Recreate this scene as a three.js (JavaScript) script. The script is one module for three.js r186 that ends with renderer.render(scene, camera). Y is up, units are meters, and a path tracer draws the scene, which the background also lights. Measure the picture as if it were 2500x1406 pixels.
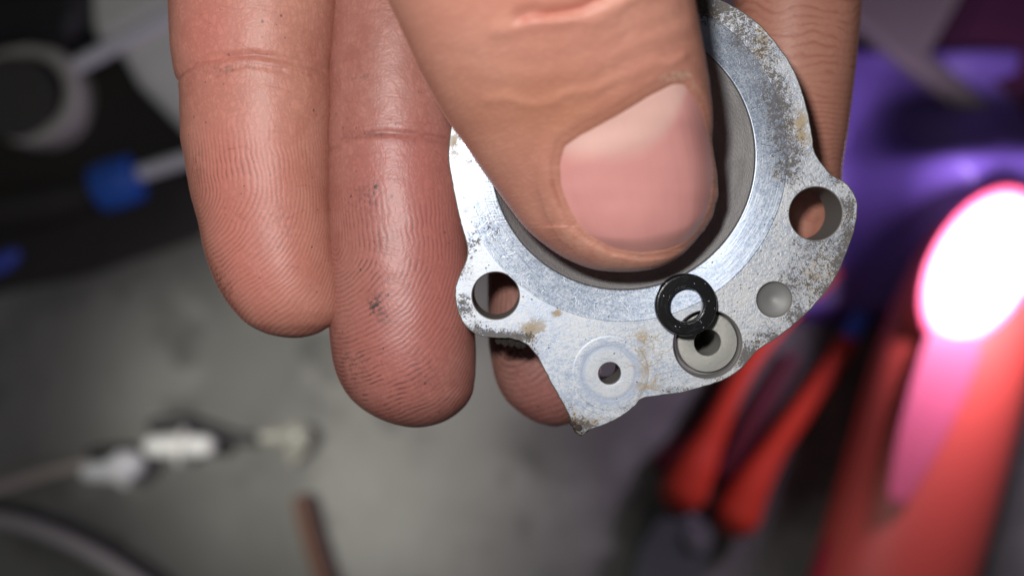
import * as THREE from 'three';
import { mergeGeometries } from 'three/addons/utils/BufferGeometryUtils.js';

// ------------------------------------------------------------------ camera, light, exposure
// The scene is laid out in "bench" axes (x right, y up the picture, z height over the floor); W() turns them to world axes (y up).
const W = (x, y, z) => new THREE.Vector3(x, z, -y);
const CAM = 0.40, REACH = 0.12, K = 0.0472e-3;           // camera height, distance to the metal part, metres per photo pixel at the part
const scene = new THREE.Scene();
const camera = new THREE.PerspectiveCamera(30.92, 1024 / 575, 0.01, 6);
camera.position.copy(W(0, 0, CAM));
camera.up.set(0, 0, -1);
camera.lookAt(0, 0, 0);
camera.focus = 0.1195;
camera.userData.fStop = 10.5;
scene.background = new THREE.Color(0.040, 0.040, 0.044);   // dim garage all round

const renderer = new THREE.WebGLRenderer({ antialias: true });
renderer.setSize(1024, 575);
renderer.toneMapping = THREE.LinearToneMapping;
renderer.toneMappingExposure = 1;
renderer.shadowMap.enabled = true;

const FLOOR_SPOT = { at: W(-0.520, 0.060, 0.95), aim: W(-0.066, -0.056, 0), angle: 0.088, cd: 3.2, soft: 1.5 };
const floorSpot = new THREE.SpotLight(new THREE.Color(1.0, 0.97, 0.90), FLOOR_SPOT.cd, 0, FLOOR_SPOT.angle, 1.0, 2);  // added spot from out of view; makes the light pool on the floor
floorSpot.name = 'added_floor_spot'; floorSpot.position.copy(FLOOR_SPOT.at); floorSpot.target.position.copy(FLOOR_SPOT.aim);
floorSpot.castShadow = true; floorSpot.shadow.radius = FLOOR_SPOT.soft; floorSpot.shadow.camera.near = 0.02; floorSpot.shadow.camera.far = 2;
scene.add(floorSpot, floorSpot.target);
const flash = new THREE.PointLight(new THREE.Color(1.0, 0.985, 0.97), 0.056);
flash.name = 'camera_lamp_light'; flash.position.copy(W(-0.017, 0.024, 0.402)); flash.castShadow = true; flash.shadow.radius = 0.3;
scene.add(flash);

// ------------------------------------------------------------------ small helpers
let seed = 20240607;
const rnd = () => { seed = (seed + 0x6d2b79f5) | 0; let t = Math.imul(seed ^ (seed >>> 15), 1 | seed); t = (t + Math.imul(t ^ (t >>> 7), 61 | t)) ^ t; return ((t ^ (t >>> 14)) >>> 0) / 4294967296; };
const clamp = (x, a = 0, b = 1) => (x < a ? a : x > b ? b : x);
const lerp = (a, b, t) => a + (b - a) * t;
const smooth = (a, b, x) => { const t = clamp((x - a) / (b - a)); return t * t * (3 - 2 * t); };
const h2 = (x, y) => { let n = (Math.imul(x, 374761393) + Math.imul(y, 668265263)) | 0; n = Math.imul(n ^ (n >>> 13), 1274126177); return ((n ^ (n >>> 16)) >>> 0) / 4294967296; };
function vn(x, y) {
  const i = Math.floor(x), j = Math.floor(y); let u = x - i, v = y - j; u = u * u * (3 - 2 * u); v = v * v * (3 - 2 * v);
  const a = h2(i, j), b = h2(i + 1, j), c = h2(i, j + 1), d = h2(i + 1, j + 1);
  return a + (b - a) * u + (c - a) * v + (a - b - c + d) * u * v;
}
function fbm(x, y, n = 4) { let s = 0, a = 0.5, t = 0; for (let k = 0; k < n; k++) { s += a * vn(x, y); t += a; a *= 0.5; x = x * 2.03 + 17.1; y = y * 2.03 + 5.7; } return s / t; }
const gauss = (x, y, cx, cy, rx, ry = rx) => Math.exp(-(((x - cx) / rx) ** 2 + ((y - cy) / ry) ** 2));
function segDist(x, y, pts) {
  let m = 1e9;
  for (let k = 0; k + 1 < pts.length; k++) {
    const [ax, ay] = pts[k], [bx, by] = pts[k + 1], dx = bx - ax, dy = by - ay, t = clamp(((x - ax) * dx + (y - ay) * dy) / (dx * dx + dy * dy));
    const d = Math.hypot(x - ax - dx * t, y - ay - dy * t); if (d < m) m = d;
  }
  return m;
}
function inPoly(x, y, p) { let c = false; for (let i = 0, j = p.length - 1; i < p.length; j = i++) if ((p[i][1] > y) !== (p[j][1] > y) && x < ((p[j][0] - p[i][0]) * (y - p[i][1])) / (p[j][1] - p[i][1]) + p[i][0]) c = !c; return c; }
const S = (z) => (K * (CAM - z)) / REACH;                 // metres per photo pixel at height z
const at = (px, py, z) => [(px - 1250) * S(z), (703 - py) * S(z), z];
const srgb = (c) => 255 * (c <= 0.0031308 ? 12.92 * c : 1.055 * Math.pow(c, 1 / 2.4) - 0.055);
function pchip(xs, ys) {                                  // monotone curve through the points
  const n = xs.length, d = [], m = [];
  for (let i = 0; i < n - 1; i++) d.push((ys[i + 1] - ys[i]) / (xs[i + 1] - xs[i]));
  m[0] = d[0]; m[n - 1] = d[n - 2];
  for (let i = 1; i < n - 1; i++) m[i] = d[i - 1] * d[i] <= 0 ? 0 : 2 / (1 / d[i - 1] + 1 / d[i]);
  return (x) => {
    if (x <= xs[0]) return ys[0] + m[0] * (x - xs[0]);
    if (x >= xs[n - 1]) return ys[n - 1] + m[n - 1] * (x - xs[n - 1]);
    let i = 0; while (x > xs[i + 1]) i++;
    const h = xs[i + 1] - xs[i], t = (x - xs[i]) / h, t2 = t * t, t3 = t2 * t;
    return (2 * t3 - 3 * t2 + 1) * ys[i] + (t3 - 2 * t2 + t) * h * m[i] + (-2 * t3 + 3 * t2) * ys[i + 1] + (t3 - t2) * h * m[i + 1];
  };
}
const M = (r, g, b, roughness = 0.5, more = {}) => { const m = new THREE.MeshPhysicalMaterial({ roughness, ...more }); m.color.setRGB(r, g, b); return m; };
function dataTex(w, h, bytes, isColor) {
  const t = new THREE.DataTexture(bytes, w, h, THREE.RGBAFormat);
  t.magFilter = THREE.LinearFilter; t.minFilter = THREE.LinearFilter; t.wrapS = t.wrapT = THREE.ClampToEdgeWrapping;
  if (isColor) t.colorSpace = THREE.SRGBColorSpace;
  t.needsUpdate = true; return t;
}
// things and parts: shapes are made in bench axes; a thing is a Group at its base, turned so that bench z is world up
function thing(name, label, category, base, group) {
  const o = new THREE.Group(); o.name = name; o.rotation.x = -Math.PI / 2; o.position.copy(W(...base));
  o.userData = { label, category }; if (group) o.userData.group = group;
  o.base = base; scene.add(o); return o;
}
const PIVOT = W(0, 0, 0.28), TILT = 0.06;
function tilt(o) { o.position.sub(PIVOT).applyAxisAngle(new THREE.Vector3(1, 0, 0), TILT).add(PIVOT); o.rotation.x += TILT; }   // the flange is held a little tipped
function part(name, geo, mat, parent, label) {
  let root = parent; while (!root.base) root = root.parent;
  geo.translate(-root.base[0], -root.base[1], -root.base[2]);
  const m = new THREE.Mesh(geo, mat); m.name = name; m.castShadow = m.receiveShadow = true; if (label) m.userData.label = label;
  parent.add(m); return m;
}
function grid(nu, nv, pos, { wrapU = false, uv = (u, v) => [u, v] } = {}) {   // surface of (nu+1) x (nv+1) points with smooth normals
  const P = new Float32Array((nu + 1) * (nv + 1) * 3), T = new Float32Array((nu + 1) * (nv + 1) * 2), N = new Float32Array(P.length), I = [];
  for (let j = 0; j <= nv; j++) for (let i = 0; i <= nu; i++) { const k = j * (nu + 1) + i, p = pos(i / nu, j / nv); P.set(p, 3 * k); T.set(uv(i / nu, j / nv), 2 * k); }
  const a = new THREE.Vector3(), b = new THREE.Vector3(), get = (i, j, v) => v.fromArray(P, 3 * (j * (nu + 1) + i));
  const c = new THREE.Vector3();
  for (let j = 0; j <= nv; j++) for (let i = 0; i <= nu; i++) {
    const i0 = i === 0 ? (wrapU ? nu - 1 : 0) : i - 1, i1 = i === nu ? (wrapU ? 1 : nu) : i + 1, j0 = Math.max(0, j - 1), j1 = Math.min(nv, j + 1);
    get(i1, j, a).sub(get(i0, j, c)); get(i, j1, b).sub(get(i, j0, c));
    a.cross(b);
    if (a.lengthSq() < 1e-24) { get(i1, j === 0 ? 1 : nv - 1, a).sub(get(i0, j === 0 ? 1 : nv - 1, c)); a.cross(b); }
    a.normalize(); a.toArray(N, 3 * (j * (nu + 1) + i));
  }
  for (let j = 0; j < nv; j++) for (let i = 0; i < nu; i++) { const k = j * (nu + 1) + i, l = k + nu + 1; I.push(k, k + 1, l + 1, k, l + 1, l); }
  const g = new THREE.BufferGeometry();
  g.setAttribute('position', new THREE.BufferAttribute(P, 3)); g.setAttribute('normal', new THREE.BufferAttribute(N, 3)); g.setAttribute('uv', new THREE.BufferAttribute(T, 2)); g.setIndex(I);
  return g;
}
// a bar swept through [px, py, z, radius px] points; flat: height over width; ends rounded
function sweep(pts, { nu = 28, per = 14, flat = 1, round = true } = {}) {
  const C = pts.map(([x, y, z, r]) => [...at(x, y, z), r * S(z)]), n = C.length - 1, rows = [];
  const cr = (a, b, c, d, t) => 0.5 * (2 * b + (c - a) * t + (2 * a - 5 * b + 4 * c - d) * t * t + (3 * b - a - 3 * c + d) * t * t * t);
  for (let k = 0; k < n; k++) for (let s = 0; s < per; s++) rows.push([0, 1, 2, 3].map((q) => cr(C[Math.max(0, k - 1)][q], C[k][q], C[k + 1][q], C[Math.min(n, k + 2)][q], s / per)));
  rows.push(C[n]);
  const V = rows.map((r) => new THREE.Vector3(r[0], r[1], r[2])), out = [];
  const tan = (i) => V[Math.min(V.length - 1, i + 1)].clone().sub(V[Math.max(0, i - 1)]).normalize();
  const caps = round ? 8 : 3, t0 = tan(0), t1 = tan(V.length - 1);
  for (let k = 0; k < caps; k++) { const f = (k / caps) * Math.PI / 2, q = round ? Math.sin(f) : [0, 0.85, 1][k], o = round ? Math.cos(f) : [0.12, 0.12, 0.03][k]; out.push([V[0].clone().addScaledVector(t0, -o * rows[0][3]), t0, rows[0][3] * q]); }
  rows.forEach((r, i) => out.push([V[i], tan(i), r[3]]));
  for (let k = caps - 1; k >= 0; k--) { const f = (k / caps) * Math.PI / 2, q = round ? Math.sin(f) : [0, 0.85, 1][k], o = round ? Math.cos(f) : [0.12, 0.12, 0.03][k]; out.push([V[V.length - 1].clone().addScaledVector(t1, o * rows[rows.length - 1][3]), t1, rows[rows.length - 1][3] * q]); }
  const up = new THREE.Vector3(0, 0, 1);
  return grid(nu, out.length - 1, (u, v) => {
    const [c, t, r] = out[Math.round(v * (out.length - 1))], side = up.clone().cross(t).normalize(), top = t.clone().cross(side), f = -2 * Math.PI * u;
    return c.clone().addScaledVector(side, r * Math.cos(f)).addScaledVector(top, r * flat * Math.sin(f)).toArray();
  }, { wrapU: true });
}
function slab(points, z0, z1, bevel, holes = []) {        // a flat plate with rounded edges; outline in photo pixels at its top face
  const s = new THREE.Shape(points.map(([x, y]) => { const p = at(x, y, z1); return new THREE.Vector2(p[0], p[1]); }));
  for (const h of holes) s.holes.push(new THREE.Path(h.map(([x, y]) => { const p = at(x, y, z1); return new THREE.Vector2(p[0], p[1]); })));
  const g = new THREE.ExtrudeGeometry(s, { depth: z1 - z0 - 2 * bevel, bevelEnabled: true, bevelSize: bevel, bevelThickness: bevel, bevelOffset: -bevel, bevelSegments: 4, curveSegments: 24 });
  g.translate(0, 0, z0 + bevel); return g;
}
const circlePts = (cx, cy, r, n = 48) => Array.from({ length: n }, (_, k) => [cx + r * Math.cos((2 * Math.PI * k) / n), cy + r * Math.sin((2 * Math.PI * k) / n)]);
function lathe(cx, cy, profile, z, seg = 96) {            // profile: [radius in part pixels, height in mm]; axis along bench z
  const g = new THREE.LatheGeometry(profile.map(([r, h]) => new THREE.Vector2(r * S(z), h * 1e-3)), seg);
  g.rotateX(Math.PI / 2); g.translate(...at(cx, cy, z)); return g;
}

// ------------------------------------------------------------------ the floor
const fpx = 1024, fcol = new Uint8Array(fpx * fpx * 4), fbmp = new Uint8Array(fpx * fpx * 4);
for (let j = 0; j < fpx; j++) for (let i = 0; i < fpx; i++) {
  const x = i / fpx * 0.9, y = j / fpx * 0.9, k = 4 * (j * fpx + i);
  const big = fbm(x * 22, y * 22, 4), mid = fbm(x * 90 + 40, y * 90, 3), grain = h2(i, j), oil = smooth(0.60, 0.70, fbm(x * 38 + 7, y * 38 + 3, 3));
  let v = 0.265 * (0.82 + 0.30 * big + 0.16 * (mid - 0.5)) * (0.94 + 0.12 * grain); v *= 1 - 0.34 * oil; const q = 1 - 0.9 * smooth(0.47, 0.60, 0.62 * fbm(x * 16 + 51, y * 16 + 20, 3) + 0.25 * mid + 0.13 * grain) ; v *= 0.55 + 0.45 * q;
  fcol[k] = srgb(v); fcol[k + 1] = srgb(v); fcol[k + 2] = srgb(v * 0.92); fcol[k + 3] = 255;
  fbmp[k] = fbmp[k + 1] = fbmp[k + 2] = 255 * clamp(0.5 * mid + 0.3 * grain + 0.2 * big); fbmp[k + 3] = 255;
}
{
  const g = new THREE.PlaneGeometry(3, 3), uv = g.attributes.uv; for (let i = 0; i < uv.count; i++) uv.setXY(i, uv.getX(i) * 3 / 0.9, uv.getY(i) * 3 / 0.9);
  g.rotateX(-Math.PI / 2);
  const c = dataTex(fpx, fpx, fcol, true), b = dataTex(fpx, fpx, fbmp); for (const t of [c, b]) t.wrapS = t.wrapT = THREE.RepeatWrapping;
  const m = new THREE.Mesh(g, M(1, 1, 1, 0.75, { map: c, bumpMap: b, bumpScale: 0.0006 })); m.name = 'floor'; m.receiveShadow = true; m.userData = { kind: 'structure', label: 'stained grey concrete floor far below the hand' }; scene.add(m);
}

// ------------------------------------------------------------------ the hand
// a finger: rows [photo y, left edge x, right edge x]; section half width a, half thickness b
function makeFinger(rows, { zc, ratio, n = 2.15, nu = 200, nv = 320, disp }) {
  const tip = rows[rows.length - 1][0], qs = [], L = [], R = [];
  for (const [y, l, r] of [...rows].reverse()) { qs.push(Math.sqrt(tip - y)); L.push(l); R.push(r ?? l); }
  const fl = pchip(qs, L), fr = pchip(qs, R), qmax = qs[qs.length - 1];
  const row = (v) => { const q = qmax * (1 - v); return { y: tip - q * q, l: fl(q), r: fr(q), q }; };
  const frame = (u, v) => {                               // u = 0.5 is the side that faces the camera
    const o = row(v), z = zc(o.y), a = ((o.r - o.l) / 2) * S(z), f = -Math.PI / 2 + 2 * Math.PI * u, c = Math.cos(f), s = Math.sin(f), e = 2 / n;
    const [cx, cy] = at((o.l + o.r) / 2, o.y, z), X = Math.sign(c) * Math.abs(c) ** e, Z = Math.sign(s) * Math.abs(s) ** e, b = a * ratio(o.y);
    const px = (o.l + o.r) / 2 + ((o.r - o.l) / 2) * X;
    return { p: [cx + a * X, cy, z + b * Z], nx: c / Math.max(a, 1e-6), nz: s / Math.max(b, 1e-6), px, py: o.y, half: (o.r - o.l) / 2, mid: (o.l + o.r) / 2, f, front: s };
  };
  const pos = (u, v) => {
    const o = frame(u, v); if (!disp) return o.p;
    const d = disp(o) * 1e-3, m = Math.hypot(o.nx, o.nz) || 1; return [o.p[0] + (o.nx / m) * d, o.p[1], o.p[2] + (o.nz / m) * d];
  };
  const top = (px, py) => {                               // height of the front face over a photo pixel
    const q = Math.sqrt(Math.max(0, tip - py)), l = fl(q), r = fr(q), z = zc(py), h = (r - l) / 2, t = clamp(Math.abs((px - (l + r) / 2) / h), 0, 0.999), a = h * S(z);
    return z + a * ratio(py) * (1 - t ** n) ** (1 / n);
  };
  const geo = grid(nu, nv, pos, { wrapU: true });
  return { geo, frame, top, tip };
}
function skinMaterial(F, tw, th, paint, bumpScale, rough = 0.47) {
  const col = new Uint8Array(tw * th * 4), bmp = new Uint8Array(tw * th * 4);
  for (let j = 0; j < th; j++) for (let i = 0; i < tw; i++) {
    const o = F.frame((i + 0.5) / tw, (j + 0.5) / th), k = 4 * (j * tw + i);
    o.x = o.mid + o.half * (Math.PI / 2 - Math.atan2(Math.sin(o.f), Math.cos(o.f))) * 0.92; if (o.front < -0.2) o.x = o.mid + o.half * 2;   // arc length across the finger
    const [r, g, b, h] = o.front < -0.3 ? [0.43, 0.2, 0.14, 0.5] : paint(o);
    col[k] = srgb(clamp(r)); col[k + 1] = srgb(clamp(g)); col[k + 2] = srgb(clamp(b)); col[k + 3] = 255;
    bmp[k] = bmp[k + 1] = bmp[k + 2] = 255 * clamp(h); bmp[k + 3] = 255;
  }
  return M(1, 1, 1, rough, { map: dataTex(tw, th, col, true), bumpMap: dataTex(tw, th, bmp), bumpScale, specularIntensity: 0.75, sheen: 0.25, sheenRoughness: 0.5, sheenColor: new THREE.Color(0.9, 0.45, 0.35) });
}
// fine lattice of skin lines away from the ridges
const lattice = (x, y, a, b) => { const w = 26 * fbm(x / 60, y / 60, 2); return Math.min(Math.abs(fbm((x + w) / a, (y + w) / b, 2) - 0.5), Math.abs(fbm((x - y * 0.35 + 91) / (a * 1.6), (y + x * 0.25) / (b * 0.6), 2) - 0.5)) * 5; };
// friction ridges: straight down the pad, then bending round the tip toward the left side
function ridges(x, y, x0, y0, period) {
  const w = 16 * (fbm(x / 90 + 3, y / 90, 2) - 0.5) + 5 * (vn(x / 22, y / 22) - 0.5);
  const d = Math.hypot(x - x0, Math.max(0, y - y0) * 0.96) + w + 0.10 * Math.max(0, y0 - y);
  return 0.5 + 0.5 * Math.cos((2 * Math.PI * d) / period);
}
function blend(c, over, t) { c[0] = lerp(c[0], over[0], t); c[1] = lerp(c[1], over[1], t); c[2] = lerp(c[2], over[2], t); }
function padPaint({ core, period, start, tone, pink, specks, creases, stains = [], span, dirtSide }) {
  for (let k = 0; k < 12; k++) { const x = span[0] + (span[1] - span[0]) * rnd(), y = span[2] + (span[3] - span[2]) * rnd(), a = (rnd() - 0.5) * 1.6, l = 18 + 46 * rnd(); creases.push([[[x, y], [x + l * 0.5 * Math.cos(a), y + l * 0.5 * Math.sin(a) + 4 * (rnd() - 0.5)], [x + l * Math.cos(a), y + l * Math.sin(a)]], 1.6 + rnd(), 0.10 + 0.10 * rnd()]); }
  const dots = specks.map(([x, y, r, d]) => ({ x, y, r, d }));
  return (o) => {
    const { x, py: y } = o, big = fbm(x / 130, y / 130, 3), mid = fbm(x / 26 + 9, y / 26, 3), fine = vn(x / 3.1, y / 3.1);
    const mot = 0.6 * mid + 0.4 * fbm(x / 9, y / 9, 2), c = [tone[0] * (0.86 + 0.18 * big + 0.10 * mot), tone[1] * (0.76 + 0.30 * big + 0.18 * mot), tone[2] * (0.76 + 0.30 * big + 0.18 * mot)];
    blend(c, [tone[0] * 0.80, tone[1] * 0.66, tone[2] * 0.62], 0.40 * smooth(0.48, 0.66, fbm(x / 42 + 7, y / 55, 4))); let blush = 0; for (const [px, py, r] of pink) blush += gauss(x, y, px, py, r, r * 1.3);
    blend(c, [tone[0] * 1.05, tone[1] * 0.84, tone[2] * 0.88], clamp(blush));
    const rid = ridges(x, y, core[0], core[1], period), rm = smooth(start - 60, start + 70, y) * (0.25 + 0.75 * smooth(0.34, 0.58, 0.6 * mid + 0.4 * fbm(x / 55 + 20, y / 55, 2))) * (0.6 + 0.4 * smooth(-0.1, 0.5, o.front));
    const lat = clamp(lattice(x, y, 9, 20));
    let h = 0.5 + 0.32 * rm * (rid - 0.5) * (0.75 + 0.5 * fine) + (1 - 0.6 * rm) * 0.26 * (lat - 0.5) + 0.16 * (fine - 0.5) + 0.10 * (mid - 0.5);
    const valley = (1 - rid) ** 2;
    const dirty = clamp(dirtSide(x, y));
    const dk = 1 - rm * valley * (0.20 + 0.36 * dirty * smooth(0.35, 0.6, vn(x / 14, y / 14))) - (1 - 0.7 * rm) * 0.15 * (1 - lat);
    for (let q = 0; q < 3; q++) c[q] *= dk * (q ? 1 : 0.5 + 0.5 / Math.max(dk, 0.4) * dk) * (0.97 + 0.06 * fine);
    for (const [pts, w, depth] of creases) { const d = segDist(x + 7 * (vn(x / 15, y / 15) - 0.5), y + 10 * (vn(x / 24, y / 24 + 8) - 0.5), pts), e = Math.exp(-((d / w) ** 2)); h -= depth * e; h += depth * 0.35 * Math.exp(-(((d - 2.2 * w) / w) ** 2)); c[0] *= 1 - 0.16 * e * depth * 3; c[1] *= 1 - 0.26 * e * depth * 3; c[2] *= 1 - 0.24 * e * depth * 3; }
    for (const s of stains) { const m = gauss(x, y, s[0], s[1], s[2], s[3]) * smooth(0.42, 0.62, fbm(x / 7 + s[0], y / 7, 3)) * (0.55 + 0.45 * valley); blend(c, [0.055, 0.04, 0.035], clamp(m * s[4])); }
    const cell = h2(Math.floor(x / 15), Math.floor(y / 15)); if (cell > 0.955) { const qx = (Math.floor(x / 15) + 0.3 + 0.4 * h2(Math.floor(x), 3)) * 15, qy = (Math.floor(y / 15) + 0.5) * 15; if (Math.hypot(x - qx, y - qy) < 1.1 + 14 * (cell - 0.955)) blend(c, [0.08, 0.04, 0.03], 0.62); }
    for (const d of dots) { const m = Math.hypot(x - d.x, (y - d.y) * 0.8) + 2.4 * (fine - 0.5); if (m < d.r) blend(c, [0.05, 0.03, 0.028], d.d); }
    return [c[0], c[1], c[2], h];
  };
}
const pinky = makeFinger([
  [-900, 380, 880], [-500, 392, 862], [-200, 404, 838], [0, 416, 825], [107, 421, 816], [160, 427, 809], [195, 434, 809], [231, 443, 811], [338, 446, 807], [388, 455, 807], [462, 467, 807], [541, 487, 811], [603, 500, 818],
  [677, 524, 829], [731, 553, 835], [756, 572, 833], [776, 590, 824], [789, 604, 814], [803, 627, 794], [815, 655, 772], [821, 680, 752], [825, 717]],
{ zc: (y) => 0.2735 - 0.004 * smooth(-100, -900, y), ratio: () => 0.84, nu: 220, nv: 380, disp: (o) => (o.front < -0.2 ? 0 : -0.32 * Math.exp(-((segDist(o.px, o.py, [[420, 215], [470, 196], [560, 176], [660, 168], [800, 182]]) / 9) ** 2)) - 0.14 * Math.exp(-((segDist(o.px, o.py, [[560, 214], [640, 190], [720, 200]]) / 6) ** 2)) + 0.10 * (fbm(o.px / 60, o.py / 60, 3) - 0.5)) });
const ring = makeFinger([
  [-900, 820, 1120], [-500, 816, 1116], [-200, 813, 1116], [0, 810, 1118], [160, 800, 1118], [340, 797, 1125], [500, 797, 1140], [620, 799, 1147], [700, 802, 1152], [801, 805, 1158], [830, 807, 1160], [879, 814, 1162], [912, 823, 1161],
  [933, 832, 1158], [954, 845, 1155], [970, 857, 1149], [985, 872, 1140], [1003, 895, 1123], [1018, 921, 1103], [1030, 950, 1080], [1039, 981, 1050], [1043, 1012]],
{ zc: (y) => 0.2712 - 0.003 * smooth(-100, -900, y), ratio: () => 0.84, nu: 220, nv: 400, disp: (o) => (o.front < -0.2 ? 0 : -0.24 * Math.exp(-((segDist(o.px, o.py, [[810, 372], [870, 352], [950, 343], [1030, 348], [1140, 362]]) / 8) ** 2)) + 0.10 * (fbm(o.px / 60, o.py / 60, 3) - 0.5)) });
const middle = makeFinger([
  [-900, 1205, 1510], [-500, 1202, 1506], [0, 1196, 1495], [500, 1190, 1480], [824, 1192, 1474], [869, 1197, 1470], [926, 1209, 1463], [972, 1232, 1452], [1006, 1268, 1430], [1026, 1300, 1404], [1038, 1336, 1372], [1041, 1352]],
{ zc: () => 0.2640, ratio: () => 0.9, nu: 150, nv: 240 });
const index = makeFinger([
  [-900, 1780, 2150], [-500, 1785, 2130], [-200, 1790, 2108], [0, 1795, 2098], [116, 1798, 2089], [208, 1800, 2079], [324, 1800, 2065], [416, 1800, 2052], [520, 1803, 2046], [600, 1812, 2034], [650, 1826, 2012], [690, 1848, 1985], [715, 1872, 1950], [727, 1910]],
{ zc: () => 0.2640, ratio: () => 0.95, nu: 170, nv: 260 });
// thumb, with the folds of its knuckle and the wall of skin round its nail
const NAIL_L = [[1357, 374], [1346, 422], [1349, 468], [1366, 514], [1392, 558], [1430, 590]], NAIL_R = [[1648, 226], [1692, 272], [1722, 338], [1736, 420], [1731, 500], [1698, 572]];
const NAIL_TOP = [[1357, 374], [1398, 348], [1478, 306], [1558, 258], [1612, 230], [1648, 226]], NAIL_END = [[1430, 590], [1488, 618], [1556, 630], [1620, 622], [1668, 600], [1698, 572]];
const nailOutline = [...NAIL_TOP, ...NAIL_R.slice(1), ...[...NAIL_END].reverse().slice(1), ...[...NAIL_L].reverse().slice(1, -1)], nailClosed = [...nailOutline, nailOutline[0]];
const nailDist = (x, y) => segDist(x, y, nailClosed) * (inPoly(x, y, nailOutline) ? -1 : 1);
const FOLDS = [  // polyline, width px, depth mm
  [[[1270, 112], [1328, 98], [1398, 85], [1472, 52], [1512, 20]], 15, -0.48], [[[1215, 140], [1260, 132], [1323, 124], [1423, 113], [1500, 80], [1560, 40]], 18, 0.28],
  [[[1090, 168], [1200, 196], [1300, 206], [1430, 182], [1560, 130], [1640, 70]], 18, -0.07], [[[1150, 200], [1280, 228], [1420, 214], [1560, 160], [1660, 96]], 18, 0.04], [[[1130, 232], [1210, 252], [1310, 258], [1440, 230], [1570, 176], [1660, 130]], 18, -0.05],
  [[[1200, 280], [1320, 290], [1440, 262], [1560, 214], [1640, 176]], 12, 0.14], [[[1250, 30], [1330, 20], [1440, -20]], 20, -0.2], [[[1180, -20], [1300, -40], [1420, -90]], 18, -0.2]];
const thumbZ = (y) => 0.2846 + 0.0125 * smooth(560, -260, y) + 0.004 * smooth(-200, -900, y);
const thumb = makeFinger([
  [-900, 640, 1700], [-600, 720, 1670], [-400, 790, 1664], [-200, 862, 1672], [0, 945, 1691], [65, 975, 1702], [129, 1004, 1714], [174, 1024, 1722], [214, 1045, 1729], [279, 1083, 1734], [309, 1103, 1734], [338, 1125, 1733], [378, 1152, 1738], [433, 1190, 1745],
  [473, 1219, 1745], [508, 1244, 1738], [528, 1259, 1732], [553, 1279, 1719], [572, 1298, 1706], [592, 1322, 1689], [612, 1349, 1668], [627, 1373, 1648], [645, 1411, 1617], [656, 1444, 1589], [664, 1518]],
{ zc: thumbZ, ratio: (y) => lerp(0.62, 0.74, smooth(600, 0, y)), n: 2.3, nu: 300, nv: 420, disp: (o) => {
  if (o.front < -0.1) return 0;
  let d = 0.10 * (fbm(o.px / 50, o.py / 50, 3) - 0.5);
  if (o.py < 420) { const wx = o.px + 16 * (vn(o.px / 40, o.py / 40) - 0.5), wy = o.py + 16 * (vn(o.px / 46 + 5, o.py / 46) - 0.5); for (const [pts, w, h] of FOLDS) d += h * Math.exp(-((segDist(wx, wy, pts) / w) ** 2)); }
  if (o.py > 120) { const s = nailDist(o.px, o.py); d += s < 0 ? -0.42 * smooth(0, 26, -s) : lerp(0.14, 0.34, smooth(380, 470, o.py)) * Math.exp(-(((s - 18) / 22) ** 2)) * smooth(-2, 12, s) + (o.py > 560 ? 0.2 * Math.exp(-(((s - 34) / 24) ** 2)) : 0); if (s > 40) d -= 0.12 * Math.exp(-(((s - 56) / 20) ** 2)) * smooth(300, 480, o.py); }
  return d;
} });
// the palm above the frame, into which the fingers run
const palm = makeFinger([[-2300, 760, 1780], [-1900, 640, 1900], [-1400, 500, 2080], [-900, 420, 2150], [-600, 440, 2120], [-450, 620, 1900], [-400, 1300]], { zc: () => 0.272, ratio: () => 0.36, nu: 48, nv: 60 });

const scatter = (n, x0, x1, y0, y1, r0, r1, d0, d1) => Array.from({ length: n }, () => [lerp(x0, x1, rnd()), lerp(y0, y1, rnd()), lerp(r0, r1, rnd() ** 2), lerp(d0, d1, rnd())]);
const tw = 1024, th = 1408;
const pinkyM = skinMaterial(pinky, tw, th, padPaint({
  span: [500, 780, 40, 720], stains: [[560, 700, 40, 40, 0.5], [600, 200, 60, 14, 0.45], [700, 560, 40, 60, 0.28], [520, 420, 26, 50, 0.35]], core: [492, 470], period: 10.4, start: 335, tone: [0.48, 0.213, 0.158], pink: [[620, 420, 110], [660, 640, 120], [560, 120, 100]], specks: scatter(26, 470, 800, 20, 700, 1.2, 3.2, 0.35, 0.75),
  creases: [[[[440, 214], [500, 190], [580, 176], [680, 170]], 3.5, 0.26], [[[560, 210], [640, 186], [700, 192], [790, 205]], 3, 0.18], [[[590, 60], [680, 66], [720, 72]], 2.2, 0.12], [[[600, 345], [680, 338], [720, 345]], 2.2, 0.12]],
  dirtSide: (x, y) => gauss(x, y, 520, 690, 60, 60) * 1.1 + gauss(x, y, 590, 440, 120, 60) * 0.5 + gauss(x, y, 650, 620, 120, 80) * 0.25 }), 0.000042);
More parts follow.
